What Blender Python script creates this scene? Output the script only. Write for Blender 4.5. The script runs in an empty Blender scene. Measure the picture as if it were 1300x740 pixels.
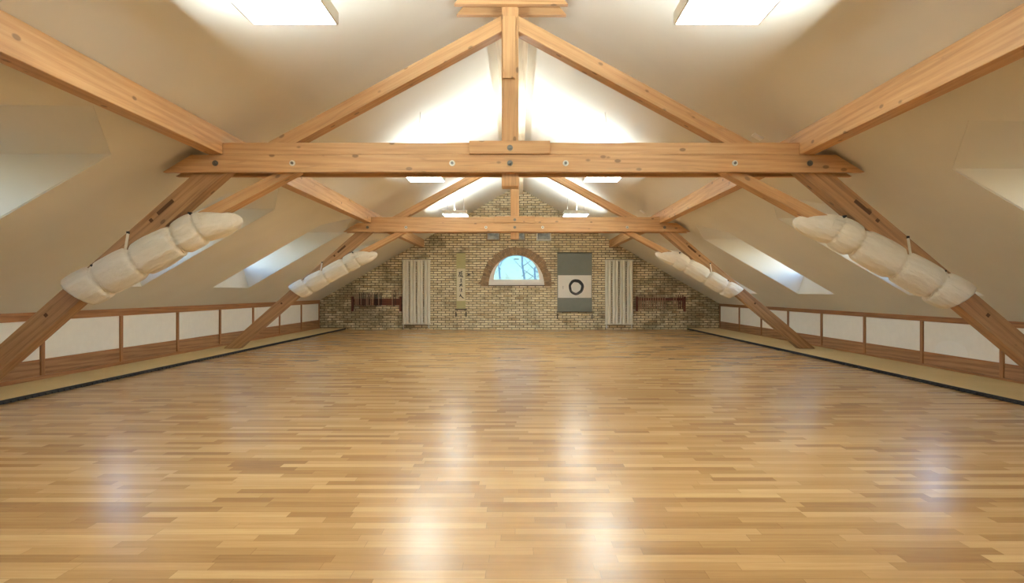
import bpy, bmesh, math, random
from mathutils import Vector, Matrix, noise
random.seed(7)
PI = math.pi
scene = bpy.context.scene
COL = scene.collection
W = {}                                             # world matrix of every object made

# ------------------------------------------------------------------ materials
def s2l(c):
    return tuple((x/12.92 if x <= .04045 else ((x+.055)/1.055)**2.4) for x in c)
def rgb(r, g, b): return s2l((r/255, g/255, b/255)) + (1,)

class NT:
    def __init__(self, name):
        self.m = bpy.data.materials.new(name); self.m.use_nodes = True
        self.t = self.m.node_tree; self.t.nodes.clear()
        self.out = self.n('ShaderNodeOutputMaterial')
        self.b = self.n('ShaderNodeBsdfPrincipled')
        self.l(self.b.outputs[0], self.out.inputs[0])
    def n(self, typ, **kw):
        x = self.t.nodes.new(typ)
        for k, v in kw.items(): setattr(x, k, v)
        return x
    def l(self, a, b): self.t.links.new(a, b)
    def math(self, op, a, b=None, clamp=False):
        x = self.n('ShaderNodeMath', operation=op); x.use_clamp = clamp
        for i, v in enumerate((a, b)):
            if v is None: continue
            if isinstance(v, (int, float)): x.inputs[i].default_value = v
            else: self.l(v, x.inputs[i])
        return x.outputs[0]
    def coord(self, scale=(1,1,1), which='Object', loc=None):
        tc = self.n('ShaderNodeTexCoord'); mp = self.n('ShaderNodeMapping')
        mp.inputs['Scale'].default_value = scale
        self.l(tc.outputs[which], mp.inputs['Vector'])
        if loc is not None: self.l(loc, mp.inputs['Location'])
        return mp.outputs[0]
    def noise(self, vec, scale, detail=4, rough=.55):
        x = self.n('ShaderNodeTexNoise'); x.inputs['Scale'].default_value = scale
        x.inputs['Detail'].default_value = detail; x.inputs['Roughness'].default_value = rough
        self.l(vec, x.inputs['Vector']); return x.outputs['Fac']
    def ramp(self, fac, stops):
        x = self.n('ShaderNodeValToRGB'); e = x.color_ramp.elements
        while len(e) < len(stops): e.new(.5)
        for i, (p, c) in enumerate(stops): e[i].position = p; e[i].color = c
        self.l(fac, x.inputs[0]); return x.outputs[0]
    def mix(self, fac, a, b, blend='MIX'):
        x = self.n('ShaderNodeMix', data_type='RGBA', blend_type=blend)
        for s, v in ((x.inputs[0], fac), (x.inputs[6], a), (x.inputs[7], b)):
            if isinstance(v, (int, float, tuple)): s.default_value = v
            else: self.l(v, s)
        return x.outputs[2]
    def bump(self, h, strength=.3, dist=.01):
        x = self.n('ShaderNodeBump'); x.inputs['Strength'].default_value = strength
        x.inputs['Distance'].default_value = dist
        self.l(h, x.inputs['Height']); self.l(x.outputs[0], self.b.inputs['Normal'])
    def base(self, c):
        if isinstance(c, tuple): self.b.inputs['Base Color'].default_value = c
        else: self.l(c, self.b.inputs['Base Color'])
    def rough(self, v): self.b.inputs['Roughness'].default_value = v
    def metal(self, v): self.b.inputs['Metallic'].default_value = v

def plain(name, c, rough=.5, metal=0, var=.06):
    t = NT(name)
    f = t.noise(t.coord(), 9, 4)
    lo = tuple(max(0, x*(1-var)) for x in c[:3])+(1,); hi = tuple(min(1, x*(1+var)) for x in c[:3])+(1,)
    t.base(t.ramp(f, [(.3, lo), (.7, hi)])); t.rough(rough); t.metal(metal)
    return t.m

def wood(name, dark, mid, light, rough=.5, knots=True, stretch=.04, var=.16, wave=.15):
    t = NT(name)
    oi = t.n('ShaderNodeObjectInfo')
    off = t.n('ShaderNodeCombineXYZ')
    for i, k in enumerate((37., 91., 53.)):
        t.l(t.math('MULTIPLY', oi.outputs['Random'], k), off.inputs[i])
    v = t.coord((stretch, 1, 1), loc=off.outputs[0])
    warp = t.noise(v, 2.2, 3)
    g = t.n('ShaderNodeTexWave', wave_type='BANDS', bands_direction='DIAGONAL')
    g.inputs['Scale'].default_value = 9; g.inputs['Distortion'].default_value = 7
    g.inputs['Detail'].default_value = 3; g.inputs['Detail Scale'].default_value = 1.2
    t.l(v, g.inputs['Vector'])
    fine = t.noise(v, 60, 4, .6)
    f = t.math('ADD', t.math('MULTIPLY', g.outputs['Fac'], wave), t.math('ADD', t.math('MULTIPLY', fine, .6), t.math('MULTIPLY', warp, .42-wave)))
    c = t.ramp(f, [(.3, dark), (.5, mid), (.75, light)])
    c2 = t.mix(t.math('MULTIPLY', oi.outputs['Random'], var), c, dark)
    if knots:
        kv = t.coord((.55, 1, 1), loc=off.outputs[0])
        vo = t.n('ShaderNodeTexVoronoi'); vo.inputs['Scale'].default_value = 7.5; t.l(kv, vo.inputs['Vector'])
        k = t.ramp(vo.outputs['Distance'], [(.10, (1,1,1,1)), (.15, (0,0,0,1))])
        c2 = t.mix(t.math('MULTIPLY', k, .72), c2, tuple(x*.35 for x in dark[:3])+(1,))
        cr = t.noise(t.coord((.05, 1, 1), loc=off.outputs[0]), 7, 2, .5)      # drying cracks along the grain
        crm = t.ramp(cr, [(.492, (0,0,0,1)), (.499, (1,1,1,1)), (.501, (1,1,1,1)), (.508, (0,0,0,1))])
        c2 = t.mix(t.math('MULTIPLY', crm, .22), c2, tuple(x*.4 for x in dark[:3])+(1,))
    t.base(c2); t.rough(rough); t.bump(fine, .12, .004)
    return t.m

M = {}
M['spruce'] = wood('spruce_timber', rgb(174,131,86), rgb(197,153,105), rgb(211,171,124), .5)
M['shaded_leg'] = wood('shaded_leg_timber', rgb(134,98,64), rgb(172,132,90), rgb(196,156,112), .55)  # truss legs: shade painted into the colour as darker, greyer wood
M['pine_trim'] = wood('pine_trim', rgb(128,84,48), rgb(160,110,68), rgb(182,134,88), .45, False)
M['board'] = wood('wide_grain_board', rgb(132,92,58), rgb(158,115,77), rgb(178,136,96), .45, False, .05, wave=.3)
M['ridge_wood'] = wood('pale_ridge_timber', rgb(200,180,150), rgb(222,205,178), rgb(236,222,198), .6, False)
M['rack_wood'] = wood('red_brown_wood', rgb(86,44,34), rgb(116,66,50), rgb(142,88,68), .5, False)
M['stick_wood'] = wood('stick_wood', rgb(150,112,90), rgb(178,142,116), rgb(200,166,138), .5, False)
M['dark_stick_wood'] = wood('dark_stick_wood', rgb(48,32,26), rgb(66,46,36), rgb(84,60,46), .5, False)

def ceiling_mat():
    t = NT('warm_white_plaster')
    v = t.coord()
    a = t.noise(v, .8, 3); b = t.noise(v, 90, 3)
    t.base(t.ramp(a, [(.3, rgb(220,216,206)), (.7, rgb(227,224,215))])); t.rough(.85); t.bump(b, .12, .002)
    return t.m
M['plaster'] = ceiling_mat()
M['white_panel'] = plain('white_paper', rgb(249,246,238), .7, 0, .02)
M['patch'] = plain('paler_patch_white', rgb(252,250,244), .7, 0, .01)
M['white_paint'] = plain('white_paint', rgb(250,249,246), .35, 0, .02)
M['cream_enamel'] = plain('cream_enamel', rgb(240,236,220), .38, 0, .03)
M['black'] = plain('black_rubber', rgb(26,23,22), .7)
M['ink'] = plain('black_ink', rgb(24,22,22), .6)
M['steel'] = plain('dull_steel', rgb(120,118,112), .35, .9)
M['zinc'] = plain('zinc_washer', rgb(222,220,210), .4, .5)
M['hole'] = plain('dark_recess', rgb(92,62,38), .9)
M['grey_cloth'] = plain('grey_cloth', rgb(122,124,114), .9, 0, .05)
M['green_cloth'] = plain('olive_cloth', rgb(196,188,136), .9, 0, .05)
M['paper'] = plain('cream_paper', rgb(236,226,200), .85, 0, .03)
M['dark_rod'] = plain('dark_rod', rgb(66,56,40), .5)
M['mortar_edge'] = plain('grey_stone', rgb(150,132,108), .9, 0, .2)
M['bark'] = plain('pale_bark', rgb(226,228,228), .9, 0, .25)
M['snow'] = plain('pale_field', rgb(205,212,214), .9, 0, .1)
M['lamp_body'] = plain('lamp_housing', rgb(225,222,212), .4, 0, .02)

def canvas():
    t = NT('unbleached_canvas')
    v = t.coord((1.0, 3.5, 3.5))
    a = t.noise(v, 5, 5, .65)
    w = t.noise(t.coord(), 300, 2)
    t.base(t.ramp(a, [(.3, rgb(230,221,202)), (.7, rgb(241,233,216))])); t.rough(.9)
    t.bump(t.math('ADD', a, t.math('MULTIPLY', w, .1)), .75, .03)
    return t.m
M['canvas'] = canvas()

def mat_tatami():
    t = NT('straw_mat')
    a = t.noise(t.coord((1, .6, 1)), 120, 3); b = t.noise(t.coord(), 1.5, 3)
    f = t.math('ADD', t.math('MULTIPLY', a, .6), t.math('MULTIPLY', b, .4))
    t.base(t.ramp(f, [(.3, rgb(196,172,122)), (.7, rgb(216,194,146))])); t.rough(.8); t.bump(a, .2, .003)
    return t.m
M['straw'] = mat_tatami()

def floor_mat():
    t = NT('oak_strip_parquet')
    tc = t.n('ShaderNodeTexCoord'); sp = t.n('ShaderNodeSeparateXYZ'); t.l(tc.outputs['Object'], sp.inputs[0])
    x, y = sp.outputs[0], sp.outputs[1]
    RW, PL = .072, .56
    yr = t.math('DIVIDE', y, RW); row = t.math('FLOOR', yr)
    wn = t.n('ShaderNodeTexWhiteNoise', noise_dimensions='1D'); t.l(row, wn.inputs['W'])
    xs = t.math('DIVIDE', t.math('ADD', x, t.math('MULTIPLY', wn.outputs['Value'], 3.7)), PL)
    cell = t.math('FLOOR', xs)
    # every strip between cuts has its own random length: shift the cut inside its cell
    cv = t.n('ShaderNodeCombineXYZ'); t.l(row, cv.inputs[0]); t.l(cell, cv.inputs[1])
    wc = t.n('ShaderNodeTexWhiteNoise', noise_dimensions='2D'); t.l(cv.outputs[0], wc.inputs['Vector'])
    cut = t.math('ADD', t.math('MULTIPLY', wc.outputs['Value'], .55), .3)
    fr = t.math('FRACT', xs)
    half = t.math('GREATER_THAN', fr, cut)
    idv = t.n('ShaderNodeCombineXYZ'); t.l(row, idv.inputs[0]); t.l(cell, idv.inputs[1]); t.l(half, idv.inputs[2])
    # pieces right of a cut join the next cell's left piece
    nxt = t.math('ADD', cell, half); idn = t.n('ShaderNodeCombineXYZ'); t.l(row, idn.inputs[0]); t.l(nxt, idn.inputs[1])
    wr = t.n('ShaderNodeTexWhiteNoise', noise_dimensions='2D'); t.l(idn.outputs[0], wr.inputs['Vector'])
    off = t.n('ShaderNodeCombineXYZ'); t.l(t.math('MULTIPLY', wr.outputs['Value'], 60), off.inputs[1])
    gv = t.coord((.06, 1, 1), loc=off.outputs[0])
    g = t.noise(gv, 38, 5, .65)
    tone = t.math('ADD', t.math('MULTIPLY', wr.outputs['Value'], .58), t.math('MULTIPLY', g, .5))
    c = t.ramp(tone, [(.12, rgb(140,104,64)), (.38, rgb(170,130,83)), (.64, rgb(192,152,100)), (.95, rgb(220,184,132))])
    fy = t.math('FRACT', yr)
    e1 = t.math('LESS_THAN', t.math('MINIMUM', fy, t.math('SUBTRACT', 1, fy)), .018)
    e2 = t.math('LESS_THAN', t.math('ABSOLUTE', t.math('SUBTRACT', fr, cut)), .0022)
    e = t.math('MAXIMUM', e1, e2)
    c = t.mix(t.math('MULTIPLY', e, .4), c, rgb(96,64,36))
    t.base(c)
    r = t.noise(t.coord((1, .5, 1)), 3.0, 4)
    rr = t.n('ShaderNodeMapRange'); t.l(r, rr.inputs[0]); rr.inputs[3].default_value = .24; rr.inputs[4].default_value = .27
    t.l(rr.outputs[0], t.b.inputs['Roughness'])
    t.b.inputs['Specular IOR Level'].default_value = .55
    h = t.math('ADD', t.math('MULTIPLY', wr.outputs['Value'], .5), t.math('MULTIPLY', g, .25))
    t.bump(h, .06, .004)
    return t.m
M['parquet'] = floor_mat()

def brick_mat():
    t = NT('yellow_brick')
    tc = t.n('ShaderNodeTexCoord'); sp = t.n('ShaderNodeSeparateXYZ'); t.l(tc.outputs['Object'], sp.inputs[0])
    jig = t.noise(tc.outputs['Object'], 6, 2)
    cb = t.n('ShaderNodeCombineXYZ')
    t.l(t.math('ADD', sp.outputs[0], t.math('MULTIPLY', jig, .05)), cb.inputs[0])
    t.l(t.math('ADD', sp.outputs[2], t.math('MULTIPLY', jig, .03)), cb.inputs[1])
    br = t.n('ShaderNodeTexBrick'); t.l(cb.outputs[0], br.inputs['Vector'])
    br.inputs['Scale'].default_value = 1; br.inputs['Brick Width'].default_value = .235
    br.inputs['Row Height'].default_value = .0705; br.inputs['Mortar Size'].default_value = .0105
    br.inputs['Mortar Smooth'].default_value = .25; br.inputs['Bias'].default_value = -.1
    br.inputs['Color1'].default_value = rgb(255,240,200); br.inputs['Color2'].default_value = rgb(214,188,144)
    br.inputs['Mortar'].default_value = rgb(96,84,66)
    n1 = t.noise(tc.outputs['Object'], 1.1, 4, .65)
    n2 = t.noise(tc.outputs['Object'], 4.5, 3, .6)
    n3 = t.noise(tc.outputs['Object'], 40, 3, .6)
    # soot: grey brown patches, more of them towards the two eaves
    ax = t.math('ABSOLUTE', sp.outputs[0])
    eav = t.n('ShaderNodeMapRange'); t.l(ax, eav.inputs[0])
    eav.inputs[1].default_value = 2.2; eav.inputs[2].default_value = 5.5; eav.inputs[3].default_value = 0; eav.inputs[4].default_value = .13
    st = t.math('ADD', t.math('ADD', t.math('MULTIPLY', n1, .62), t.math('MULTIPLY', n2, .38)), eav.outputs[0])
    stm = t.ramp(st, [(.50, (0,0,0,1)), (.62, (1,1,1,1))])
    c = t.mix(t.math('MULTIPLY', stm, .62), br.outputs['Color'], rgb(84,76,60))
    # single burnt or reddish bricks
    rowz = t.math('FLOOR', t.math('DIVIDE', sp.outputs[2], .0705)); colx = t.math('FLOOR', t.math('DIVIDE', sp.outputs[0], .235))
    iv = t.n('ShaderNodeCombineXYZ'); t.l(rowz, iv.inputs[0]); t.l(colx, iv.inputs[1])
    wn = t.n('ShaderNodeTexWhiteNoise', noise_dimensions='2D'); t.l(iv.outputs[0], wn.inputs['Vector'])
    odd = t.math('MULTIPLY', t.math('GREATER_THAN', wn.outputs['Value'], .93), t.math('SUBTRACT', 1, br.outputs['Fac']))
    c = t.mix(t.math('MULTIPLY', odd, .4), c, rgb(140,104,74))
    c = t.mix(.35, c, t.ramp(n3, [(.3, (.35,.35,.35,1)), (.65, (1,1,1,1))]), 'OVERLAY')
    t.base(c); t.rough(.9)
    t.bump(t.math('ADD', t.math('SUBTRACT', 1, br.outputs['Fac']), t.math('MULTIPLY', n3, .35)), .65, .012)
    return t.m
M['brick'] = brick_mat()
def arch_mat():
    t = NT('brown_arch_brick')
    n = t.noise(t.coord(), 7, 4, .6); k = t.noise(t.coord(), 45, 3)
    t.base(t.ramp(n, [(.3, rgb(108,88,68)), (.5, rgb(150,122,92)), (.72, rgb(182,146,108))])); t.rough(.9); t.bump(k, .6, .01)
    return t.m
M['arch'] = arch_mat()

def emit(name, c, s):
    m = bpy.data.materials.new(name); m.use_nodes = True; t = m.node_tree; t.nodes.clear()
    o = t.nodes.new('ShaderNodeOutputMaterial'); e = t.nodes.new('ShaderNodeEmission')
    e.inputs[0].default_value = c; e.inputs[1].default_value = s; t.links.new(e.outputs[0], o.inputs[0]); return m
LAMP_DOWN, LAMP_UP = 21, 172
M['glow_down'] = emit('lit_diffuser', (.89, 1, 1, 1), LAMP_DOWN)
M['glow_up'] = emit('lit_upper_diffuser', (.89, 1, 1, 1), LAMP_UP)
def glass():
    m = bpy.data.materials.new('window_glass'); m.use_nodes = True; t = m.node_tree; t.nodes.clear()
    o = t.nodes.new('ShaderNodeOutputMaterial'); a = t.nodes.new('ShaderNodeBsdfTransparent'); g = t.nodes.new('ShaderNodeBsdfGlossy')
    g.inputs['Roughness'].default_value = .02; mx = t.nodes.new('ShaderNodeMixShader'); mx.inputs[0].default_value = .07
    a.inputs[0].default_value = (.95, .98, 1, 1)
    t.links.new(a.outputs[0], mx.inputs[1]); t.links.new(g.outputs[0], mx.inputs[2]); t.links.new(mx.outputs[0], o.inputs[0]); return m
M['glass'] = glass()
def frosted():
    m = glass(); m.name = 'tinted_window_glass'
    for n in m.node_tree.nodes:
        if n.type == 'BSDF_TRANSPARENT': n.inputs[0].default_value = (.27, .35, .395, 1)
    return m
M['frosted'] = frosted()
def hatch_glass():
    t = NT('grey_hatch_glass')
    n = t.noise(t.coord((1, 1, 1)), 5, 2)
    t.base(t.ramp(n, [(.4, rgb(108,112,110)), (.6, rgb(176,178,172))])); t.rough(.12); return t.m
M['hatch'] = hatch_glass()

# ------------------------------------------------------------------ object helpers
def link(o, parent, mw):
    COL.objects.link(o); W[o.name] = mw
    if parent is not None:
        o.parent = parent; o.matrix_parent_inverse = W[parent.name].inverted()
    o.matrix_basis = mw
    return o
def empty(name, loc):
    o = bpy.data.objects.new(name, None); o.empty_display_size = .1
    return link(o, None, Matrix.Translation(Vector(loc)))
def obj(name, bm, mat, parent=None, mw=None, loc=None, bevel=0, smooth=False):
    bmesh.ops.recalc_face_normals(bm, faces=bm.faces)
    me = bpy.data.meshes.new(name); bm.to_mesh(me); bm.free()
    me.materials.append(M[mat] if isinstance(mat, str) else mat)
    if smooth:
        for p in me.polygons: p.use_smooth = True
    o = bpy.data.objects.new(name, me)
    if mw is None: mw = Matrix.Translation(Vector(loc or (0,0,0)))
    link(o, parent, mw)
    if bevel:
        b = o.modifiers.new('bevel', 'BEVEL'); b.width = bevel; b.segments = 2; b.limit_method = 'ANGLE'
    return o
def tag(o, label, cat, group=None):
    o['label'] = label; o['category'] = cat
    if group: o['group'] = group
    return o
def thing(name, loc, label, cat, group=None): return tag(empty(name, loc), label, cat, group)
def structure(o): o['kind'] = 'structure'; return o

def box(bm, x0, x1, y0, y1, z0, z1):
    v = [bm.verts.new(p) for p in ((x0,y0,z0),(x1,y0,z0),(x1,y1,z0),(x0,y1,z0),(x0,y0,z1),(x1,y0,z1),(x1,y1,z1),(x0,y1,z1))]
    for f in ((0,3,2,1),(4,5,6,7),(0,1,5,4),(1,2,6,5),(2,3,7,6),(3,0,4,7)): bm.faces.new([v[i] for i in f])
def boxo(name, x0, x1, y0, y1, z0, z1, mat, parent=None, bevel=0):
    """a box object; its longest side becomes local X so that wood grain follows it"""
    c = Vector(((x0+x1)/2, (y0+y1)/2, (z0+z1)/2)); d = [x1-x0, y1-y0, z1-z0]
    a = d.index(max(d)); bm = bmesh.new()
    if a == 0: R = Matrix.Identity(4)
    elif a == 1: R = Matrix(((0,-1,0,0),(1,0,0,0),(0,0,1,0),(0,0,0,1)))
    else: R = Matrix(((0,0,-1,0),(0,1,0,0),(1,0,0,0),(0,0,0,1)))
    e = R.to_3x3().transposed() @ Vector(d); e = [abs(q)/2 for q in e]
    box(bm, -e[0], e[0], -e[1], e[1], -e[2], e[2])
    return obj(name, bm, mat, parent, Matrix.Translation(c) @ R, bevel=bevel)
def prism(bm, pts, y0, y1):
    """polygon of (x, z) extruded along y"""
    a = [bm.verts.new((x, y0, z)) for x, z in pts]; b = [bm.verts.new((x, y1, z)) for x, z in pts]
    n = len(pts); bm.faces.new(a); bm.faces.new(b[::-1])
    for i in range(n): bm.faces.new((a[i], b[i], b[(i+1)%n], a[(i+1)%n]))
def prismo(name, pts, y0, y1, mat, parent=None, bevel=0, ang=None):
    """extruded polygon whose local X runs at angle ang in the x-z plane (grain direction)"""
    cx = sum(p[0] for p in pts)/len(pts); cz = sum(p[1] for p in pts)/len(pts); cy = (y0+y1)/2
    mw = Matrix.Translation((cx, cy, cz)) @ Matrix.Rotation(-(ang or 0), 4, 'Y')
    inv = mw.inverted(); q = []
    for x, z in pts:
        p = inv @ Vector((x, cy, z)); q.append((p.x, p.z))
    bm = bmesh.new(); prism(bm, q, y0-cy, y1-cy)
    return obj(name, bm, mat, parent, mw, bevel=bevel)
def cyl(bm, p0, p1, r, r1=None, seg=16, caps=True):
    p0, p1 = Vector(p0), Vector(p1); r1 = r if r1 is None else r1
    d = (p1-p0).normalized(); u = d.orthogonal().normalized(); v = d.cross(u)
    A, B = [], []
    for i in range(seg):
        a = 2*PI*i/seg; k = u*math.cos(a)+v*math.sin(a)
        A.append(bm.verts.new(p0+k*r)); B.append(bm.verts.new(p1+k*r1))
    for i in range(seg): bm.faces.new((A[i], A[(i+1)%seg], B[(i+1)%seg], B[i]))
    if caps: bm.faces.new(A[::-1]); bm.faces.new(B)
def tube(bm, pts, r, seg=10):
    pts = [Vector(p) for p in pts]; rings = []; u = None
    rs = r if isinstance(r, list) else [r]*len(pts)
    for i, p in enumerate(pts):
        d = (pts[min(i+1, len(pts)-1)] - pts[max(i-1, 0)]).normalized()
        u = d.orthogonal().normalized() if u is None else (u - d*u.dot(d)).normalized()
        v = d.cross(u)
        rings.append([bm.verts.new(p+(u*math.cos(2*PI*k/seg)+v*math.sin(2*PI*k/seg))*rs[i]) for k in range(seg)])
    for a, b in zip(rings, rings[1:]):
        for k in range(seg): bm.faces.new((a[k], a[(k+1)%seg], b[(k+1)%seg], b[k]))
    bm.faces.new(rings[0][::-1]); bm.faces.new(rings[-1])
def fill_holes(bm, outer, holes):
    """triangulated face set from outer loop and hole loops (lists of 3d points); returns faces"""
    es = []
    for lp in [outer]+holes:
        vs = [bm.verts.new(p) for p in lp]
        es += [bm.edges.new((vs[i], vs[(i+1)%len(vs)])) for i in range(len(vs))]
    return bmesh.ops.triangle_fill(bm, use_beauty=True, use_dissolve=False, edges=es)

# ------------------------------------------------------------------ dimensions (metres)
F_PX = 760.0; CAM = (.092, 0, 1.14)
YB, YW = -5.7, 18.0                                # rear wall, brick wall
KL, KR = 5.92, 6.10                                # knee wall distances left and right
APEX, SL = 4.32, .58
def roof(x): return APEX - SL*abs(x)
ledge_in = 5.13; LZ = .036

# ------------------------------------------------------------------ floor, ledges
bm = bmesh.new(); box(bm, -KL-.2, KR+.2, YB-.2, YW+.3, -.12, 0)
structure(obj('floor', bm, 'parquet'))
for s, k, nm in ((-1, KL, 'trim_1'), (1, KR, 'trim_2')):
    xa, xb = sorted((s*(ledge_in+.016), s*(k-.001)))
    t = structure(boxo(nm, xa, xb, YB, YW, 0, LZ, 'straw'))
    xa, xb = sorted((s*ledge_in, s*(ledge_in+.016)))
    e = boxo('edge_strip', xa, xb, YB, YW, 0, LZ+.004, 'black', t)
    bmr = bmesh.new()                              # toothed rubber lip along the edge
    y = 5.6
    while y < 17.9:
        x0, x1 = sorted((s*(ledge_in-.012), s*(ledge_in+.002))); box(bmr, x0, x1, y, y+.045, .001, .022); y += .09
    obj('toothed_lip', bmr, 'black', t)

# ------------------------------------------------------------------ ceiling with gabled dormers
DORM = {-1: dict(far=[5.16, 8.6, 12.0, 15.4], w=1.4, zb=1.22, ze=2.33, za=2.53),
        1: dict(far=[5.0, 8.39, 11.72, 15.1], w=1.36, zb=1.10, ze=2.17, za=2.385)}
nwin = 2
for s in (-1, 1):
    D = DORM[s]; k = KL if s < 0 else KR
    X = lambda z: s*(APEX - z)/SL
    P = lambda z, y: (X(z), y, z)
    bm = bmesh.new()
    outer = [(0, YB, APEX), (0, YW+.02, APEX), (s*(k+.1), YW+.02, roof(k+.1)), (s*(k+.1), YB, roof(k+.1))]
    holes = []
    for yf in D['far']:
        yn = yf - D['w']; ym = (yf+yn)/2
        holes.append([P(D['zb'], yn), P(D['ze'], yn), P(D['za'], ym), P(D['ze'], yf), P(D['zb'], yf)])
    fill_holes(bm, outer, holes)
    me_top = obj('ceiling', bm, 'plaster')
    sd = me_top.modifiers.new('thickness', 'SOLIDIFY'); sd.thickness = .02; sd.offset = 0
    structure(me_top)
    for yf in D['far']:
        yn = yf - D['w']; ym = (yf+yn)/2
        xb = abs(X(D['zb'])); xs = xb+.10; xw = xb+.13; zs = D['zb']+.34
        bm = bmesh.new()
        def face(*p): bm.faces.new([bm.verts.new(q) for q in p])
        for y in (yn, yf):                         # the two cheeks
            face((X(D['zb']), y, D['zb']), (X(D['ze']), y, D['ze']), (s*xw, y, D['ze']), (s*xw, y, zs), (s*xs, y, zs))
        face((X(D['zb']), yn, D['zb']), (X(D['zb']), yf, D['zb']), (s*xs, yf, zs), (s*xs, yn, zs))     # breast below the sill
        face((s*xs, yn, zs), (s*xs, yf, zs), (s*xw, yf, zs), (s*xw, yn, zs))
        for y in (yn, yf):                         # two small pitched ceilings meeting at the dormer ridge
            face(P(D['ze'], y), P(D['za'], ym), (s*xw, ym, D['za']), (s*xw, y, D['ze']))
        face((s*xw, yn, D['ze']), (s*xw, yf, D['ze']), (s*xw, ym, D['za']))                            # gable above the window
        d = obj('dormer_shaft', bm, 'plaster', me_top)
        sd = d.modifiers.new('thickness', 'SOLIDIFY'); sd.thickness = .012; sd.offset = 0
        w = structure(empty('window_%d' % nwin, (s*xw, ym, zs))); nwin += 1
        x0, x1 = sorted((s*(xw-.005), s*(xw+.045)))
        bm = bmesh.new()
        box(bm, x0, x1, yn, yn+.06, zs, D['ze']); box(bm, x0, x1, yf-.06, yf, zs, D['ze'])
        box(bm, x0, x1, yn+.06, yf-.06, zs, zs+.07); box(bm, x0, x1, yn+.06, yf-.06, D['ze']-.06, D['ze'])
        box(bm, x0, x1, ym-.03, ym+.03, zs+.07, D['ze']-.06)
        obj('window_frame', bm, 'white_paint', w)
        bm = bmesh.new(); xm = s*(xw+.02); box(bm, xm-.003, xm+.003, yn+.05, yf-.05, zs+.06, D['ze']-.05)
        obj('window_pane', bm, 'glass', w)

# ------------------------------------------------------------------ knee walls: timber frame with sliding panels
def knee(s, k, name, ztop, posts, zw0, zw1, zl):
    x_in, x_out = s*k, s*(k+.14)
    xa, xb = sorted((s*(k+.05), x_out))
    w = structure(boxo(name, xa, xb, YB, YW+.02, 0, ztop-.02, 'plaster'))
    def part(nm, d0, d1, y0, y1, z0, z1, mat, par=w, bev=.004):
        a, b = sorted((s*(k+d0), s*(k+d1))); return boxo(nm, a, b, y0, y1, z0, z1, mat, par, bev)
    part('top_rail', -.012, .05, YB, YW, zw1+.02, ztop, 'pine_trim')
    part('bottom_rail', -.004, .05, YB, YW, 0, zl, 'pine_trim')
    for y in posts: part('post', -.008, .045, y-.03, y+.03, zl, zw1+.02, 'pine_trim')
    names = {}
    side = 'left' if s < 0 else 'right'
    for i, (a, b) in enumerate(zip(posts, posts[1:])):      # posts run from the brick wall towards the camera
        y0, y1 = b+.031, a-.031
        ordn = ['first','second','third','fourth','fifth','sixth','seventh','eighth','ninth','tenth'][i]
        t = thing('sliding_panel', (s*(k+.02), (y0+y1)/2, zl),
                  '%s white paper and wood panel from the brick wall, in the %s knee wall' % (ordn, side),
                  'sliding panel', 'sliding panels of the %s knee wall' % side)
        part('paper_infill', .016, .04, y0, y1, zw0+.012, zw1+.019, 'white_panel', t, 0)
        if s > 0 and i == 6:                       # a paler round-topped patch on the infill
            bm = bmesh.new(); pts = [(.32*math.cos(PI*q/20), .2*max(0, math.sin(PI*q/20))**.6) for q in range(21)]
            A = [bm.verts.new((0, a, b)) for a, b in pts]; B = [bm.verts.new((.002, a, b)) for a, b in pts]; m = len(pts)
            bm.faces.new(A); bm.faces.new(B[::-1])
            for q in range(m): bm.faces.new((A[q], B[q], B[(q+1)%m], A[(q+1)%m]))
            pp = obj('pale_patch', bm, 'patch', t, loc=(s*(k+.0135), 8.36, zw0+.0125)); pp['label'] = 'paler round-topped patch'
        part('lower_board', .01, .045, y0, y1, zl+.001, zw0-.012, 'board', t, .003)
        part('middle_rail', .004, .045, y0, y1, zw0-.012, zw0+.012, 'pine_trim', t, .002)
LP = [YW-.03] + [18-1.493*i for i in range(1, 10)]
RP = [YW-.03] + [17.87-1.487*i for i in range(1, 10)]
knee(-1, KL, 'wall_left', .885, LP, .275, .755, .085)
knee(1, KR, 'wall_right', .785, RP, .235, .68, .065)

# ------------------------------------------------------------------ gable walls
WC, WZ, WR = 0.0, 1.33, .835                        # half round window: centre, sill height, radius (opening)
WH = .905
bm = bmesh.new()
outer = [(-KL-.1, YW, -.05), (KR+.1, YW, -.05), (KR+.1, YW, roof(KR+.1)), (0, YW, APEX), (-KL-.1, YW, roof(KL+.1))]
def half(rx, rz, n=28, z0=WZ, y=YW): return [(WC+rx*math.cos(PI*i/n), y, z0+rz*math.sin(PI*i/n)) for i in range(n+1)]
fill_holes(bm, outer, [half(WR, WH)])
ex = bmesh.ops.extrude_face_region(bm, geom=list(bm.faces))
bmesh.ops.translate(bm, vec=(0, .3, 0), verts=[g for g in ex['geom'] if isinstance(g, bmesh.types.BMVert)])
wall_back = structure(obj('wall_back', bm, 'brick'))
bm = bmesh.new(); prism(bm, [(-KL-.1, -.05), (KR+.1, -.05), (KR+.1, roof(KR+.1)), (0, APEX), (-KL-.1, roof(KL+.1))], YB-.2, YB)
structure(obj('wall_front', bm, 'plaster'))

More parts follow.
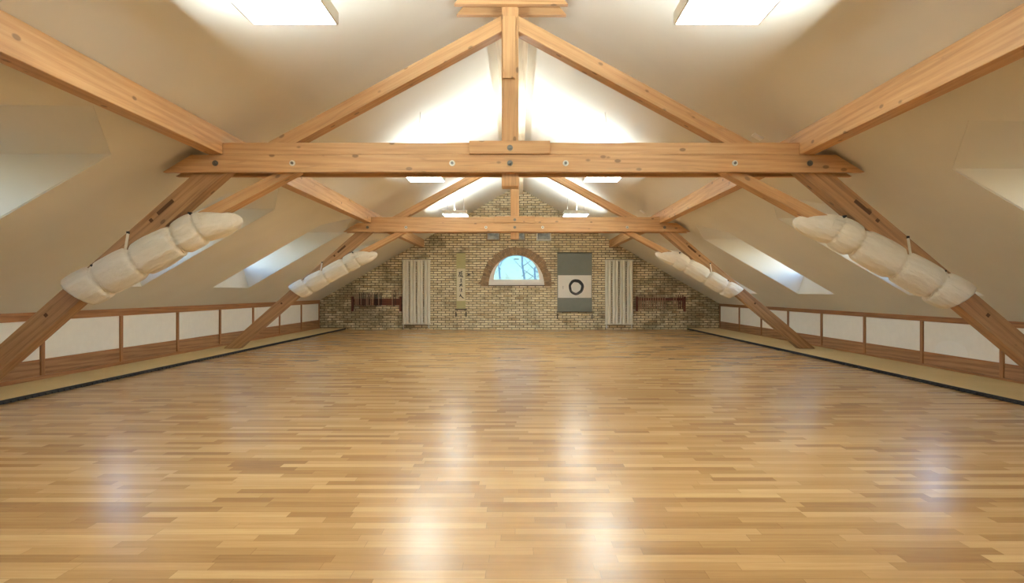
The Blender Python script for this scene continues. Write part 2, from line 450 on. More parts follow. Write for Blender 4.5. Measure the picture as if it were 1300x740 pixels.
# brick arch around the window
bm = bmesh.new(); n = 26; rnd = random.Random(3)
for i in range(n):
    a0, a1 = PI*i/n + .003, PI*(i+1)/n - .003
    ro = .23 + rnd.uniform(-.025, .03); ri = .004
    pts = []
    for a, e in ((a0, ri), (a1, ri), (a1, ro), (a0, ro)):
        pts.append((WC+(WR+e)*math.cos(a), WZ+(WH+e)*math.sin(a)))
    prism(bm, pts, YW-.018-rnd.uniform(0, .008), YW+.01)
for sg in (-1, 1):
    for j in range(2):
        x0, x1 = sorted((WC+sg*(WR+.012), WC+sg*(WR+.3-.08*j))); box(bm, x0, x1, YW-.02, YW+.01, WZ-.03-.07*(j-.9), WZ+.034-.07*(j-.9))
structure(obj('trim_3', bm, 'arch', bevel=.004))
# window
w1 = structure(empty('window_1', (WC, YW+.05, WZ)))
def ring(bm, ro, rzo, ri, rzi, zb_o, zb_i, y0, y1, n=32):
    """half round frame with a bottom rail"""
    O = [(WC+ro*math.cos(PI*i/n), zb_o+rzo*math.sin(PI*i/n)) for i in range(n+1)]
    I = [(WC+ri*math.cos(PI*i/n), zb_i+rzi*math.sin(PI*i/n)) for i in range(n+1)]
    q = lambda p, y: bm.verts.new((p[0], y, p[1]))
    Of, Ob, If, Ib = [[q(p, y) for p in L] for L, y in ((O, y0), (O, y1), (I, y0), (I, y1))]
    m = n+1
    for i in range(m):
        j = (i+1) % m
        bm.faces.new((Of[i], Of[j], If[j], If[i])); bm.faces.new((Ob[i], Ib[i], Ib[j], Ob[j]))
        bm.faces.new((Of[i], Ob[i], Ob[j], Of[j])); bm.faces.new((If[i], If[j], Ib[j], Ib[i]))
bm = bmesh.new(); ring(bm, WR-.002, WH-.002, WR-.09, WH-.09, WZ+.002, WZ+.085, YW-.012, YW+.09)
obj('window_frame', bm, 'white_paint', w1, bevel=.006)
bm = bmesh.new(); ring(bm, WR-.085, WH-.085, WR-.15, WH-.145, WZ+.08, WZ+.165, YW+.005, YW+.07)
obj('window_sash', bm, 'white_paint', w1, bevel=.005)
bm = bmesh.new(); prism(bm, [(p[0], p[2]) for p in half(WR-.145, WH-.14, 28, WZ+.16)], YW+.04, YW+.046)
obj('window_pane', bm, 'frosted', w1)
boxo('window_sill', WC-WR-.01, WC+WR+.01, YW-.03, YW+.1, WZ-.03, WZ+.001, 'dark_rod', w1)
boxo('window_latch', WC-.07, WC+.07, YW-.012, YW+.006, WZ+WH-.135, WZ+WH-.11, 'steel', w1, .003)

# ------------------------------------------------------------------ roof trusses
def strut_pts(x0, z0, x1, z1, h, cut0=None, cut1=None):
    d = Vector((x1-x0, z1-z0)).normalized(); n = Vector((-d.y, d.x))*h/2
    return [(x0+n.x, z0+n.y), (x0-n.x, z0-n.y), (x1-n.x, z1-n.y), (x1+n.x, z1+n.y)], math.atan2(d.y, d.x)
def zcut(x, z, sl, h, zz, top):
    pass
def bolt(par, x, y, z, mat_w='steel', r=.028):
    bm = bmesh.new(); cyl(bm, (0, 0, 0), (0, -.006, 0), r, seg=20)
    b = obj('bolt_washer', bm, mat_w, par, loc=(x, y, z))
    bm = bmesh.new(); cyl(bm, (0, -.006, 0), (0, -.02, 0), r*.5, seg=6)
    obj('bolt_head', bm, 'steel', par, loc=(x, y, z))

LEG = {-1: (-4.951, .498, .880), 1: (4.988, .597, .839)}      # a point of the leg's centre line and its slope
def truss(y, label, tl, tr):
    t = thing('roof_truss', (0, y, 0), label, 'roof truss', 'timber roof trusses')
    yf, ym0, ym1, yb = y, y+.06, y+.22, y+.28
    zb, zt, zu = 2.287, 2.455, 2.572
    # tie: two planks clasping the middle layer
    for a, b in ((yf, ym0), (ym1, yb)):
        pts = [(-tl, zb), (tr, zb), (tr-(zt-zb)/SL*.95, zt), (-tl+(zt-zb)/SL*.95, zt)]
        pts[1] = (tr, zb); pk = prismo('tie_plank', pts, a, b, 'spruce', t, .004, 0)
        if a == yf:
            for xx, mt in ((-2.09, 'zinc'), (-.555, 'zinc'), (.535, 'zinc'), (2.16, 'zinc'), (-2.83, 'steel'), (2.88, 'steel'), (0, 'steel')):
                bolt(pk, xx, yf, zb+.085, mt)
    boxo('straining_beam', -2.765, 2.785, yf+.006, ym1-.01, zt+.001, zu, 'spruce', t, .005)
    cb = boxo('centre_block', -.39, .385, yf-.02, yf+.05, zt+.003, zu+.012, 'spruce', t, .004)
    bolt(cb, 0, yf-.02, zt+.06)
    # king post with its front lamination
    boxo('king_post', -.082, .082, ym0, ym1, 2.16, APEX-.1, 'spruce', t, .006)
    boxo('post_lamination', -.068, .05, ym0-.03, ym0-.001, 3.2, 3.8, 'spruce', t, .003)
    # collar pair under the ridge
    for a, b in ((yf, ym0), (ym1, yb)):
        prismo('collar_plank', [(-.54, 3.90), (.56, 3.90), (.45, 4.03), (-.43, 4.03)], a, b, 'spruce', t, .004, 0)
    for s in (-1, 1):
        p, a = strut_pts(s*.085, 3.743, s*2.33, 3.743-.5427*2.245, .135)
        # square the upper end against the post, cut the lower end level with the straining beam
        d = .5427
        hv = .135/2/math.cos(math.atan(d))
        z = lambda x: 3.743-d*(abs(x)-.08)
        pts = [(s*.083, z(.083)+hv), (s*.083, z(.083)-hv)]
        xl = .08+(3.743-hv-zu)/d; xu = .08+(3.743+hv-zu)/d
        pts += [(s*xl, zu+.001), (s*xu, zu+.001)]
        prismo('principal_rafter', pts, ym0, ym1, 'spruce', t, .005, -s*math.atan(d) if s > 0 else math.atan(d))
        # leg from the floor ledge up to the purlin
        lx, lz, sl = LEG[s]; hv = .1*math.sqrt(1+sl*sl)
        zl = lambda zc, off: (s*(abs(lx) - (zc-lz-off)/sl), zc)
        top = zt-.002
        pts = [zl(LZ+.001, hv), zl(LZ+.001, -hv), zl(top, -hv), zl(top, hv)]
        lg = prismo('leg', pts, ym0+.001, ym1-.001, 'shaded_leg', t, .006, -s*math.atan(sl))
        # empty mortise slot and peg holes
        ca = math.atan(sl)
        for (zc, off, L, H) in ((1.911, .047, .2, .034), (1.79, .04, .034, .034), (.89, .02, .032, .032)):
            cx = abs(lx)-(zc-lz)/sl
            bm = bmesh.new(); box(bm, -L/2, L/2, -.004, .004, -H/2, H/2)
            obj('mortise' if L > .1 else 'peg_hole', bm, 'hole', lg,
                Matrix.Translation((s*cx, ym0, zc+off)) @ Matrix.Rotation(s*ca, 4, 'Y'))
        # brace under the tie
        bx, bz, bs = 2.515, 2.134, .54
        hb = .07*math.sqrt(1+bs*bs)
        zB = lambda x: bz-bs*(x-bx)
        x1 = 3.72 if s < 0 else 3.80
        dx = .012
        pts = [(s*(2.05+dx), zB(2.05)-hb), (s*(2.05+dx), zB(2.05)+hb-.06), (s*x1, zB(x1)+hb), (s*x1, zB(x1)-hb)]
        prismo('brace', pts, ym0+.004, ym1-.004, 'spruce', t, .005, -s*math.atan(bs))
    return t
truss(5.75, 'nearer heavy timber roof truss, spanning the whole hall in front of the camera', 3.34, 3.41)
truss(11.5, 'farther heavy timber roof truss, closer to the brick wall and half window', 3.30, 3.38)

# ------------------------------------------------------------------ purlins
for s, xi, zb, lab in ((-1, 2.77, 2.462, 'long timber purlin running under the left roof slope'), (1, 2.79, 2.458, 'long timber purlin running under the right roof slope')):
    bm = bmesh.new(); xo = xi+.145; cx, cz, L = s*(xi+.07), zb+.12, (YW-YB)-.01
    pts = [(xi, zb), (xo, zb), (xo, roof(xo)-.015), (xi, roof(xi)-.015)]
    a = [bm.verts.new((-L/2, -(s*x-cx), z-cz)) for x, z in pts]; b = [bm.verts.new((L/2, -(s*x-cx), z-cz)) for x, z in pts]
    bm.faces.new(a); bm.faces.new(b[::-1])
    for i in range(4): bm.faces.new((a[i], b[i], b[(i+1)%4], a[(i+1)%4]))
    o = obj('purlin', bm, 'spruce', None, Matrix.Translation((cx, (YB+YW)/2, cz)) @ Matrix.Rotation(PI/2, 4, 'Z'), bevel=.006)
    tag(o, lab, 'roof beam', 'purlins')
bm = bmesh.new(); hw = .19; L = YW-YB-.01
pts = [(-hw, 4.045), (hw, 4.045), (hw, roof(hw)-.012), (.02, APEX-.025), (-.02, APEX-.025), (-hw, roof(hw)-.012)]
a = [bm.verts.new((-L/2, -x, z-4.1)) for x, z in pts]; b = [bm.verts.new((L/2, -x, z-4.1)) for x, z in pts]
bm.faces.new(a); bm.faces.new(b[::-1])
for i in range(6): bm.faces.new((a[i], b[i], b[(i+1)%6], a[(i+1)%6]))
tag(obj('ridge_beam', bm, 'ridge_wood', None, Matrix.Translation((0, (YB+YW)/2, 4.1)) @ Matrix.Rotation(PI/2, 4, 'Z'), bevel=.004),
    'pale boxed ridge beam along the top of the ceiling', 'roof beam')
# bearing blocks where purlins meet the brick wall
# ------------------------------------------------------------------ canvas pads tied round the braces
def pad(s, y, lo, up, tip_drop, label, r0=.170, dr=.018):
    (x0, z0), (x1, z1) = lo, up
    lo_v, up_v = Vector((s*x0, y, z0)), Vector((s*x1, y, z1))
    d = (up_v-lo_v); L = d.length; d.normalize()
    nrm = Vector((-d.z, 0, d.x)); nrm = nrm if nrm.z > 0 else -nrm       # upward normal in the truss plane
    yy = Vector((0, 1, 0))
    t = thing('canvas_pad', lo_v, label, 'padding', 'canvas pads on the truss braces')
    r1, r2, r3 = L*.195, L*.485, L*.815
    rings = [r1, r2, r3, L]
    N = 110; seg = 72; total = L+.39
    def rad(u):
        b = r0-dr*u/L
        if u > L: 
            q = (u-L)/.39; return (r0-dr-.002)*max(0, 1-min(1, q)**2.0)**.6
        for r in rings: b -= .024*math.exp(-((u-r)/.026)**2)
        edges = [0]+rings
        for a, c in zip(edges, edges[1:]):
            if a <= u <= c: b += .014*max(0, math.sin(PI*(u-a)/(c-a)))**.8
        return b
    mw = Matrix.Translation(lo_v) @ Matrix((( d.x, yy.x, nrm.x, 0), (d.y, yy.y, nrm.y, 0), (d.z, yy.z, nrm.z, 0), (0,0,0,1)))
    bm = bmesh.new(); prev = None; sd = random.random()*50
    us = [total*(i/N) for i in range(N)] + [total*.992, total]
    for i, u in enumerate(us):
        rr = max(rad(u), .004); q = max(0, (u-L)/.39)
        drop = -tip_drop*q
        row = []
        for k in range(seg):
            a = 2*PI*k/seg
            w = noise.noise(Vector((u*2.2+sd, math.cos(a)*2.6, math.sin(a)*2.6)))*.010 + noise.noise(Vector((u*5+sd, math.cos(a)*9, math.sin(a)*9)))*.006
            # fabric gathers near each tie
            g = sum(math.exp(-abs(u-r)/.07) for r in rings); w += .0045*g*math.sin(a*17+sd+u*3)
            r = rr + (w if q < .97 else 0)*(1-q*.5)
            up_k = math.sin(a)
            # lower end slanted: belly longer towards the floor side, bottom hangs slightly
            uu = u - (1-min(1, u/.35))*.075*(-up_k)*-1
            zz = r*up_k + drop - .012*(up_k < 0)*abs(up_k)
            row.append(bm.verts.new((uu, r*math.cos(a), zz)))
        if prev:
            for k in range(seg): bm.faces.new((prev[k], prev[(k+1)%seg], row[(k+1)%seg], row[k]))
        else: first = row
        prev = row
    bm.faces.new(prev)
    # folded-in lower end
    inner = [bm.verts.new((v.co.x+.03, v.co.y*.82, v.co.z*.82)) for v in first]
    for k in range(seg): bm.faces.new((first[(k+1)%seg], first[k], inner[k], inner[(k+1)%seg]))
    bm.faces.new(inner[::-1])
    obj('cover', bm, 'canvas', t, mw, smooth=True)
    for i, r in enumerate(rings):
        bm = bmesh.new(); rr = rad(r)+.012; ps = []
        sl = .10 if i < 3 else .16
        for k in range(49):
            a = 2*PI*k/48
            ps.append((r + sl*.5*(math.cos(a)) *(-1) + .02*math.sin(a), rr*1.02*math.cos(a), rr*math.sin(a)-.006))
        tube(bm, ps, .008, 8)
        obj('cord', bm, 'canvas', t, mw, smooth=True)
    # hanging loops from the leg: one long strap and two short ones with dark clips
    inv = mw.inverted()
    for u, ln in ((r2, .17), (r1, .03), (L-.02, .03)):
        rr = rad(u)
        p0 = mw @ Vector((u-.03, -rr*.62, rr*.80)); p1 = p0 + Vector((s*-.03*(-1)*-1, .0, ln))
        p1 = Vector((p0.x - s*.028, min(p0.y, y-.075), p0.z+ln)); p0b = mw @ Vector((u-.035, -rr*.86, rr*.55))
        bm = bmesh.new()
        tube(bm, [p0b-lo_v, p0-lo_v, p0.lerp(p1, .5)-lo_v, p1-lo_v], .013, 8)
        obj('strap', bm, 'canvas', t, Matrix.Translation(lo_v), smooth=True)
        bm = bmesh.new(); box(bm, -.014, .014, -.012, .03, -.012, .014)
        obj('clip', bm, 'black', t, Matrix.Translation(p1+Vector((0, .004, .008))), bevel=.003)
YP = 5.75+.14
pad(-1, YP, (4.235, 1.138), (3.038, 1.779), .115, 'big canvas pad tied around the left brace of the nearer truss')
pad(1, YP, (4.405, 1.085), (3.183, 1.757), .115, 'big canvas pad tied around the right brace of the nearer truss', .163, .02)
pad(-1, YP+5.75, (4.250, 1.130), (3.066, 1.783), .10, 'canvas pad on the left brace of the farther truss', .160, .016)
pad(1, YP+5.75, (4.300, 1.105), (3.124, 1.783), .10, 'canvas pad on the right brace of the farther truss', .153, .018)

# ------------------------------------------------------------------ hanging lamps
def lamp(x, y, label):
    z = 2.945; h = .29; t = thing('ceiling_lamp', (x, y, z), label, 'lamp', 'square hanging lamps')
    bm = bmesh.new()
    for a in ((-h, h, -h, -h+.012), (-h, h, h-.012, h), (-h, -h+.012, -h+.012, h-.012), (h-.012, h, -h+.012, h-.012)):
        box(bm, a[0], a[1], a[2], a[3], 0, .085)
    obj('housing', bm, 'lamp_body', t, loc=(x, y, z))
    boxo('diffuser', x-h+.013, x+h-.013, y-h+.013, y+h-.013, z+.004, z+.014, 'glow_down', t)
    xr = -1 if x > 0 else 1                    # upper glow offset to the ridge side, to shape the light on the ceiling
    ua, ub = sorted((x+xr*.01, x+xr*(h-.03)))
    boxo('upper_glow', ua, ub, y-h+.03, y+h-.03, z+.07, z+.08, 'glow_up', t)
    boxo('gear_tray', x-h+.014, x+h-.014, y-h+.014, y+h-.014, z+.03, z+.05, 'lamp_body', t)
    for dx in (-.2, .2):
        bm = bmesh.new(); cyl(bm, (x+dx, y, z+.08), (x+dx*.9, y, roof(x+dx*.9)-.01), .003, seg=6)
        obj('suspension_wire', bm, 'steel', t)
    bm = bmesh.new(); sx = 1 if x > 0 else -1; x1 = abs(x)-.17; y1 = y-1.45
    tube(bm, [(sx*x1, y1, roof(x1)-.004), (sx*(x1+.03), y1+.12, roof(x1)-.12), (sx*(x1+.10), y1+.5, roof(x1)-.26), (sx*(x1+.15), y1+.95, z+.2), (x, y-h+.05, z+.09)], .004, 6)
    obj('power_cable', bm, 'lamp_body', t, smooth=True)
for x, sd in ((-1.425, 'left'), (1.425, 'right')):
    lamp(x, 3.77, 'square lamp at top of the photo, %s of the nearest pair' % sd)
    lamp(x, 9.59, 'square hanging lamp between the two trusses, on the %s' % sd)
    lamp(x, 14.21, 'small far hanging lamp before the brick gable, on the %s' % sd)
    lamp(x, -1.9, 'added unseen fill lamp behind the camera, on the %s' % sd)  # pair added out of view to light the hall from behind

for y, lab in ((6.35, 'small white plate on the right ceiling slope just beyond the nearer truss'), (12.3, 'small white plate on the right ceiling slope just beyond the farther truss')):
    bm = bmesh.new(); box(bm, -.055, .055, -.04, .04, -.022, 0); 
    o = obj('ceiling_plate', bm, 'white_paint', None, Matrix.Translation((2.62, y, roof(2.62)-.011)) @ Matrix.Rotation(math.atan(SL), 4, 'Y'), bevel=.004)
    tag(o, lab, 'wall plate', 'small white ceiling plates')
# ------------------------------------------------------------------ radiators
def radiator(xc, label, vs):
    w, z0, z1 = .86, .145, 2.09; n = 8; p = w/n; yb = YW-.06
    t = thing('radiator', (xc, YW-.08, 0), label, 'radiator', 'tall column radiators')
    for i in range(n):
        x = xc-w/2+p*(i+.5)+(.008 if i % 2 == 0 else -.008); bm = bmesh.new()
        prof = []
        for k in range(13):
            a = PI*k/12; prof.append((-p*.45*math.cos(a), -.066*max(0, math.sin(a))**.8))
        pts = prof + [(p*.45, .02), (-p*.45, .02)]
        A = [bm.verts.new((q[0], q[1], z0+.03)) for q in pts]; B = [bm.verts.new((q[0], q[1], z1-.02)) for q in pts]
        m = len(pts); bm.faces.new(A); bm.faces.new(B[::-1])
        for k in range(m): bm.faces.new((A[k], B[k], B[(k+1)%m], A[(k+1)%m]))
        obj('column', bm, 'cream_enamel', t, loc=(x, yb-.02, 0))
    boxo('header', xc-w/2, xc+w/2, yb-.068, yb+.006, z1-.06, z1, 'cream_enamel', t, .012)
    boxo('header', xc-w/2, xc+w/2, yb-.068, yb+.006, z0, z0+.06, 'cream_enamel', t, .012)
    for xx in (-.28, .28):
        for zz in (.35, 1.85): boxo('wall_bracket', xc+xx-.02, xc+xx+.02, yb, YW-.002, zz-.03, zz+.03, 'cream_enamel', t)
    for j, xx in enumerate((-.38, .38)):
        bm = bmesh.new(); tube(bm, [(xc+xx, yb-.03, z0+.005), (xc+xx, yb-.03, .05), (xc+xx, yb-.02, .035), (xc+xx, YW-.016, .03)], .012, 8)
        obj('pipe', bm, 'white_paint', t, smooth=True)
    bm = bmesh.new(); cyl(bm, (xc+vs*.38, yb-.03, .09), (xc+vs*.38-vs*.01, yb-.11, .09), .026, .022, 14)
    vv = obj('valve', bm, 'white_paint', t, smooth=False)
radiator(-3.0, 'tall cream column radiator left of the narrow calligraphy scroll', 1)
radiator(3.07, 'tall cream column radiator right of the grey ring banner', -1)

# ------------------------------------------------------------------ wall scrolls
def stroke(bm, pts, w, y):
    """flat tapered brush stroke from points (x, z), width w in the middle"""
    n = len(pts); L, R = [], []
    for i, p in enumerate(pts):
        a = Vector(pts[max(0, i-1)]); b = Vector(pts[min(n-1, i+1)]); d = (b-a).normalized(); q = Vector((-d.y, d.x))
        ww = w*(.45+.55*math.sin(PI*(i+.6)/(n+.2)))/2
        L.append((p[0]+q.x*ww, p[1]+q.y*ww)); R.append((p[0]-q.x*ww, p[1]-q.y*ww))
    for i in range(n-1):
        pr = [L[i], L[i+1], R[i+1], R[i]]
        a = [bm.verts.new((x, y, z)) for x, z in pr]; b = [bm.verts.new((x, y+.001, z)) for x, z in pr]
        bm.faces.new(a); bm.faces.new(b[::-1])
        for k in range(4): bm.faces.new((a[k], b[k], b[(k+1)%4], a[(k+1)%4]))
def wx(u): return .092+(u-659.6)/42.2
def wz(v): return 1.14+(370-v)/42.2
def hang_sheet(name, x0, x1, z0, z1, y, th, mat, par, nseg=24, amp=.004):
    bm = bmesh.new(); A = []
    for i in range(nseg+1):
        z = z0+(z1-z0)*i/nseg
        row = []
        for j in range(7):
            x = x0+(x1-x0)*j/6; yy = y+amp*math.sin(i*.7+j*.5)
            row.append((bm.verts.new((x, yy, z)), bm.verts.new((x, yy+th, z))))
        A.append(row)
    for i in range(nseg):
        for j in range(6):
            bm.faces.new((A[i][j][0], A[i][j+1][0], A[i+1][j+1][0], A[i+1][j][0]))
            bm.faces.new((A[i][j][1], A[i+1][j][1], A[i+1][j+1][1], A[i][j+1][1]))
        for j in (0, 6): bm.faces.new((A[i][j][0], A[i+1][j][0], A[i+1][j][1], A[i][j][1]))
    for i in (0, nseg):
        for j in range(6): bm.faces.new((A[i][j][0], A[i][j][1], A[i][j+1][1], A[i][j+1][0]))
    return obj(name, bm, mat, par, smooth=False)
ys = YW-.028
t = thing('hanging_scroll', (wx(585.5), ys, wz(394)), 'narrow hanging calligraphy scroll on the brick wall', 'scroll')
hang_sheet('cloth_mount', wx(579.6), wx(591.2), wz(393), wz(321), ys, .003, 'green_cloth', t, amp=.0015)
hang_sheet('paper', wx(580.1), wx(590.7), wz(382), wz(341), ys-.007, .002, 'paper', t, amp=.0012)
bm = bmesh.new(); cyl(bm, (wx(577.9), ys-.008, wz(392.6)), (wx(592.8), ys-.008, wz(392.6)), .017); obj('roller', bm, 'dark_rod', t)
bm = bmesh.new(); cyl(bm, (wx(579.2), ys-.002, wz(320.8)), (wx(591.6), ys-.002, wz(320.8)), .011); obj('hanging_rod', bm, 'dark_rod', t)
bm = bmesh.new(); tube(bm, [(wx(581.5), ys, wz(320.8)), (wx(585.4), ys+.008, wz(318)), (wx(589.3), ys, wz(320.8))], .003, 6); obj('hanging_cord', bm, 'dark_rod', t)
for uu in (579.0, 591.8):
    bm = bmesh.new(); cyl(bm, (wx(uu), ys-.004, wz(393.4)), (wx(uu), ys-.004, wz(396.4)), .003, seg=6); cyl(bm, (wx(uu), ys-.004, wz(396)), (wx(uu), ys-.004, wz(402)), .017, .02)
    obj('scroll_weight', bm, 'dark_rod', t)
# five brush characters, one below the other
bm = bmesh.new(); u0 = 585.6; sc = 1/42.2; yk = ys-.0115
def ch(strokes, uc, vc, w=.030):
    for st in strokes: stroke(bm, [(wx(uc+a), wz(vc+b)) for a, b in st], w, yk)
ch([[(-2.6,-3.0),(-1.6,-3.4),(-.6,-3.2)], [(-.4,-4.0),(.6,-4.4),(2.2,-4.2)], [(-2.2,-1.4),(-.8,-2.2),(.6,-2.4)], [(-1.2,-3.6),(-1.6,-1.0),(-3.0,2.2)],
    [(.8,-3.8),(.6,-1.6),(2.4,-1.8)], [(-.6,-.6),(-.8,1.4),(-1.4,2.8)], [(.2,-1.0),(1.4,0),(1.0,1.4)], [(1.2,.6),(2.2,1.8),(2.8,3.2)], [(-.4,1.0),(.6,1.8),(1.4,2.9)]], 585.2, 349.0, .024)
ch([[(-1.2,-2.2),(0,-2.6),(1.4,-2.4)], [(.1,-2.5),(0,0),(.2,1.6)], [(-1.0,-.5),(.2,-.8),(1.2,-.7)], [(-1.6,1.8),(0,1.4),(1.8,1.6)]], 585.5, 356.5, .020)
ch([[(-2.2,-.6),(-.2,-1.4),(1.8,-1.8)], [(.2,-2.8),(-.4,-.6),(-2.2,1.6)], [(0,-.8),(1.0,.4),(2.0,.8)]], 585.6, 362.5, .026)
ch([[(-1.8,-1.8),(-1.2,-1.2)], [(-2.0,0),(-1.4,.5)], [(-.2,-2.2),(1.0,-2.0),(1.4,-.6),(.2,.2)], [(.4,-2.8),(.4,0),(0,1.8)], [(-.8,1.9),(.6,1.2),(1.9,1.6)]], 585.4, 368.6, .018)
ch([[(-.6,-2.6),(-1.0,-.6),(-2.0,1.4)], [(-.6,-1.0),(.6,1.0),(2.6,2.6),(3.2,2.8)]], 585.6, 375.6, .028)
obj('calligraphy', bm, 'ink', t)
t = thing('hanging_banner', (wx(729.5), ys, wz(396)), 'wide grey hanging banner with a black brush ring on white', 'banner')
hang_sheet('cloth_mount', wx(707.4), wx(751.4), wz(395.5), wz(321), ys, .003, 'grey_cloth', t, amp=.003)
hang_sheet('paper', wx(708.2), wx(750.6), wz(378), wz(349.4), ys-.011, .002, 'white_panel', t, amp=.0025)
bm = bmesh.new(); cyl(bm, (wx(706.6), ys-.008, wz(396)), (wx(752.4), ys-.008, wz(396)), .013); obj('roller', bm, 'dark_rod', t)
bm = bmesh.new(); cyl(bm, (wx(707), ys-.002, wz(321)), (wx(751.6), ys-.002, wz(321)), .01); obj('hanging_rod', bm, 'dark_rod', t)
for uu in (707.6, 751.4):
    bm = bmesh.new(); cyl(bm, (wx(uu), ys-.004, wz(396.6)), (wx(uu), ys-.004, wz(399)), .003, seg=6); cyl(bm, (wx(uu), ys-.004, wz(398.6)), (wx(uu), ys-.004, wz(405)), .015, .018)
    obj('scroll_weight', bm, 'dark_rod', t)
bm = bmesh.new(); n = 64; cu, cv = wx(731.3), wz(364.4); yk = ys-.0165
O, I, O2, I2 = [], [], [], []
for i in range(n):
    a = 2*PI*i/n; wob = .006*math.sin(3*a+1)+.004*math.sin(7*a); ro = .232+wob*.6; ri = .152+.012*math.sin(a-2.4)+wob
    for L, r, y in ((O, ro, yk), (I, ri, yk), (O2, ro, yk+.0015), (I2, ri, yk+.0015)): L.append(bm.verts.new((cu+.98*r*math.cos(a), y, cv+1.03*r*math.sin(a))))
for i in range(n):
    j = (i+1) % n
    bm.faces.new((O[i], O[j], I[j], I[i])); bm.faces.new((O2[i], I2[i], I2[j], O2[j])); bm.faces.new((O[i], O2[i], O2[j], O[j])); bm.faces.new((I[i], I[j], I2[j], I2[i]))
obj('ink_ring', bm, 'ink', t)
bm = bmesh.new()                                    # dry streaks left inside the brush ring and the small signature
for rr, a0, a1 in ((.19, 3.6, 5.6), (.212, 4.6, 6.4)):
    stroke(bm, [(cu+rr*.98*math.cos(a0+(a1-a0)*k/16), cv+rr*1.03*math.sin(a0+(a1-a0)*k/16)) for k in range(17)], .007, yk-.0012)
obj('dry_brush_streak', bm, plain('pale_streak', rgb(150,146,136), .8), t)
bm = bmesh.new()
for k, dz in enumerate((.03, 0, -.035)): stroke(bm, [(wx(714.2), cv+dz), (wx(714.9), cv+dz-.006), (wx(714.6), cv+dz-.02)], .012, yk)
obj('signature', bm, 'ink', t)

bm = bmesh.new(); yk = YW-.002                      # dark marks on the bricks beside the scroll
for st in ([(593.0, 347.2), (594.0, 346.9), (594.6, 348.4), (594.2, 350.6)], [(596.2, 347.4), (596.8, 349.0), (596.4, 350.8)], [(593.2, 349.4), (595.0, 348.8), (597.0, 347.2)], [(599.2, 344.8), (600.2, 346.6), (601.6, 348.0)]):
    stroke(bm, [(wx(a), wz(b)) for a, b in st], .022, yk)
obj('dark_marks', bm, 'ink', wall_back)
# ------------------------------------------------------------------ stick racks
def rack(u0, u1, label): pass
def stick(u, v0, v1, y, mat, label, cat, grp, r=.012):
    bm = bmesh.new(); z0, z1 = wz(v1), wz(v0)
    tube(bm, [(0, 0, 0), (0, 0, .02), (0, 0, (z1-z0)*.5), (0, 0, z1-z0-.03), (0, 0, z1-z0)], [r*.7, r, r*1.05, r*.9, r*.6], 8)
    o = obj('wooden_stick', bm, mat, None, Matrix.Translation((wx(u), y, z0)), smooth=True)
    return tag(o, label, cat, grp)
# left rack
t = thing('stick_rack', (wx(478), YW-.04, wz(395)), 'dark red-brown stick rack on the brick wall left of the left radiator', 'rack')
boxo('back_board', wx(450), wx(508), YW-.03, YW-.004, wz(387.5), wz(379), 'rack_wood', t, .004)
boxo('rail', wx(449.8), wx(508.2), YW-.062, YW-.0305, wz(382.4), wz(380.2), 'rack_wood', t, .004)
for uu in (448.2, 509): boxo('end_post', wx(uu)-.03, wx(uu)+.03, YW-.09, YW-.002, wz(394.8), wz(376.3), 'rack_wood', t, .004)
rnd = random.Random(11)
us = [452+1.75*i for i in range(20)] + [498.6, 500.6, 502.6]
for i, uu in enumerate(us):
    dk = rnd.random() < .45
    stick(uu+rnd.uniform(-.3, .3), 371.6+rnd.uniform(-.6, 1.6), 388+rnd.uniform(-1.2, 1.6), YW-.076, 'dark_stick_wood' if dk else 'stick_wood',
          'thin wooden stick standing in the left wall rack', 'stick', 'sticks in the left rack')
# right rack
t = thing('stick_rack', (wx(838), YW-.04, wz(396)), 'red-brown stick rack on the brick wall right of the right radiator', 'rack')
boxo('rail', wx(807.6), wx(869), YW-.055, YW-.004, wz(381.6), wz(378), 'rack_wood', t, .004)
for uu, vb in ((808, 394.8), (868.3, 395.5)): boxo('end_post', wx(uu)-.03, wx(uu)+.03, YW-.085, YW-.002, wz(vb), wz(376.3), 'rack_wood', t, .004)
us = [810.8, 813.4] + [816.4+3.0*i for i in range(10)] + [854.5, 857.6, 860.4, 863, 865.6]
for i, uu in enumerate(us):
    stick(uu, 375.0+rnd.uniform(-1.2, 1.2), (394 if i < 2 else 391.5)+rnd.uniform(-1, .8), YW-.07, 'stick_wood' if i < 14 else 'rack_wood',
          'thin wooden stick standing in the right wall rack', 'stick', 'sticks in the right rack', .014)

# ------------------------------------------------------------------ three glazed hatches high on the brick wall
for u0, u1, fm, pm, lab in ((617.5, 635, 'arch', 'hatch', 'small grey glazed hatch, left of three high on the brick wall'),
                        (648.5, 667, 'mortar_edge', 'hatch', 'small stone-rimmed hatch, middle of three high on the brick wall'),
                        (681, 699.5, 'white_paint', 'hatch', 'small pale-framed glazed hatch, right of three high on the brick wall')):
    x0, x1, z0, z1 = wx(u0), wx(u1), wz(305.5), wz(293.5)
    t = thing('wall_hatch', ((x0+x1)/2, YW, z0), lab, 'hatch', 'glazed hatches high on the brick wall')
    bm = bmesh.new(); b = .035
    box(bm, x0, x1, YW-.025, YW+.001, z0, z0+b); box(bm, x0, x1, YW-.025, YW+.001, z1-b, z1)
    box(bm, x0, x0+b, YW-.025, YW+.001, z0+b, z1-b); box(bm, x1-b, x1, YW-.025, YW+.001, z0+b, z1-b)
    obj('hatch_frame', bm, fm, t, bevel=.004)
    boxo('hatch_pane', x0+b, x1-b, YW-.012, YW-.002, z0+b, z1-b, pm, t)

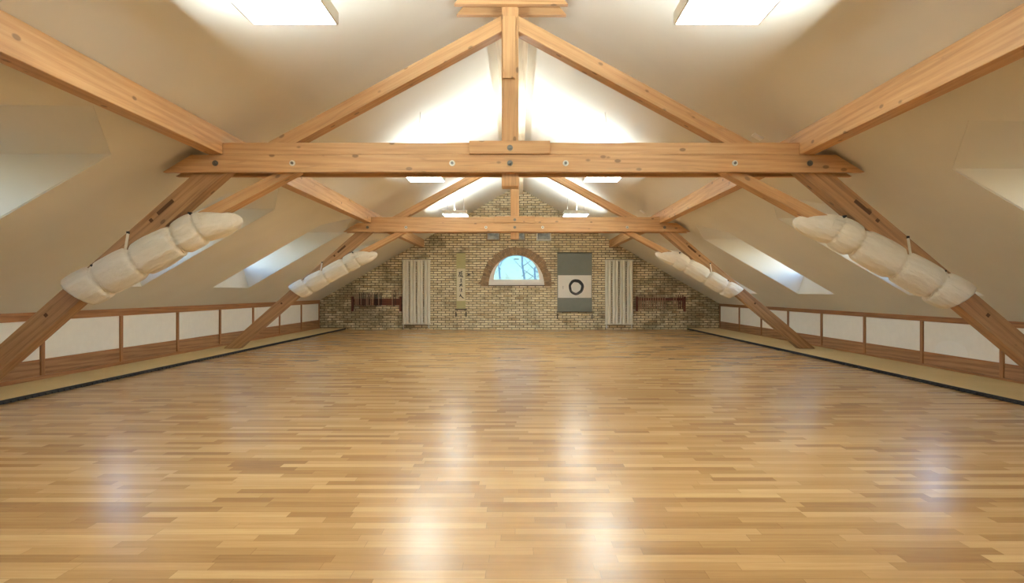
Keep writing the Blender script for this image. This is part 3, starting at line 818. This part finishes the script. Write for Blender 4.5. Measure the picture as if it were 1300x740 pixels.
# ------------------------------------------------------------------ outside the half round window
bm = bmesh.new(); box(bm, -60, 60, YW+.6, 140, -5.1, -5.0)
structure(obj('ground', bm, 'snow'))
rnd = random.Random(5)
for i, (x, y, h) in enumerate(((-2.4, 36, 15), (-1.3, 44, 17), (.25, 40, 16), (1.2, 37, 15), (3.2, 40, 15))):
    t = thing('bare_tree', (x, y, -5), 'pale bare tree seen through the half-round window', 'tree', 'bare trees outside the half-round window')
    bm = bmesh.new(); ps = [(x+rnd.uniform(-.12, .12)*k, y, -5+h*k/8) for k in range(9)]
    tube(bm, ps, [.11*(1-k/9.5) for k in range(9)], 8); obj('trunk', bm, 'bark', t, smooth=True)
    bm = bmesh.new()
    for j in range(26):
        k = rnd.uniform(2.2, 8); p = Vector((x, y, -5+h*k/8)); a = rnd.uniform(0, 2*PI); ln = rnd.uniform(.7, 2.0)
        q = p+Vector((math.cos(a)*ln*.5, math.sin(a)*ln*.4, ln*.35)); e = q+Vector((math.cos(a)*ln*.4, 0, ln*.4))
        tube(bm, [p, q, e], [.035, .025, .008], 5)
    obj('branches', bm, 'bark', t)

# ------------------------------------------------------------------ sky, camera, view
wd = bpy.data.worlds.new('sky'); scene.world = wd; wd.use_nodes = True; nt = wd.node_tree; nt.nodes.clear()
o = nt.nodes.new('ShaderNodeOutputWorld'); bg = nt.nodes.new('ShaderNodeBackground'); sk = nt.nodes.new('ShaderNodeTexSky')
sk.sky_type = 'NISHITA'; sk.sun_disc = False; sk.sun_elevation = math.radians(24); sk.sun_rotation = math.radians(90); sk.air_density = 1.0; sk.dust_density = .4; sk.ozone_density = 2.0
bg.inputs[1].default_value = 1.3
nt.links.new(sk.outputs[0], bg.inputs[0]); nt.links.new(bg.outputs[0], o.inputs[0])

cam = bpy.data.cameras.new('camera'); co = bpy.data.objects.new('camera', cam); COL.objects.link(co)
co.location = CAM; co.rotation_euler = (PI/2, 0, 0)
cam.sensor_width = 36; cam.lens = F_PX/1300*36; cam.shift_x = -9.6/1300; cam.clip_end = 500; cam.clip_start = .05
scene.camera = co
vs = scene.view_settings
vs.view_transform = 'Standard'; vs.look = 'None'; vs.gamma = 1; vs.exposure = .62; vs.use_curve_mapping = False
scene.cycles.use_denoising = True
scene.cycles.max_bounces = 10; scene.cycles.diffuse_bounces = 6
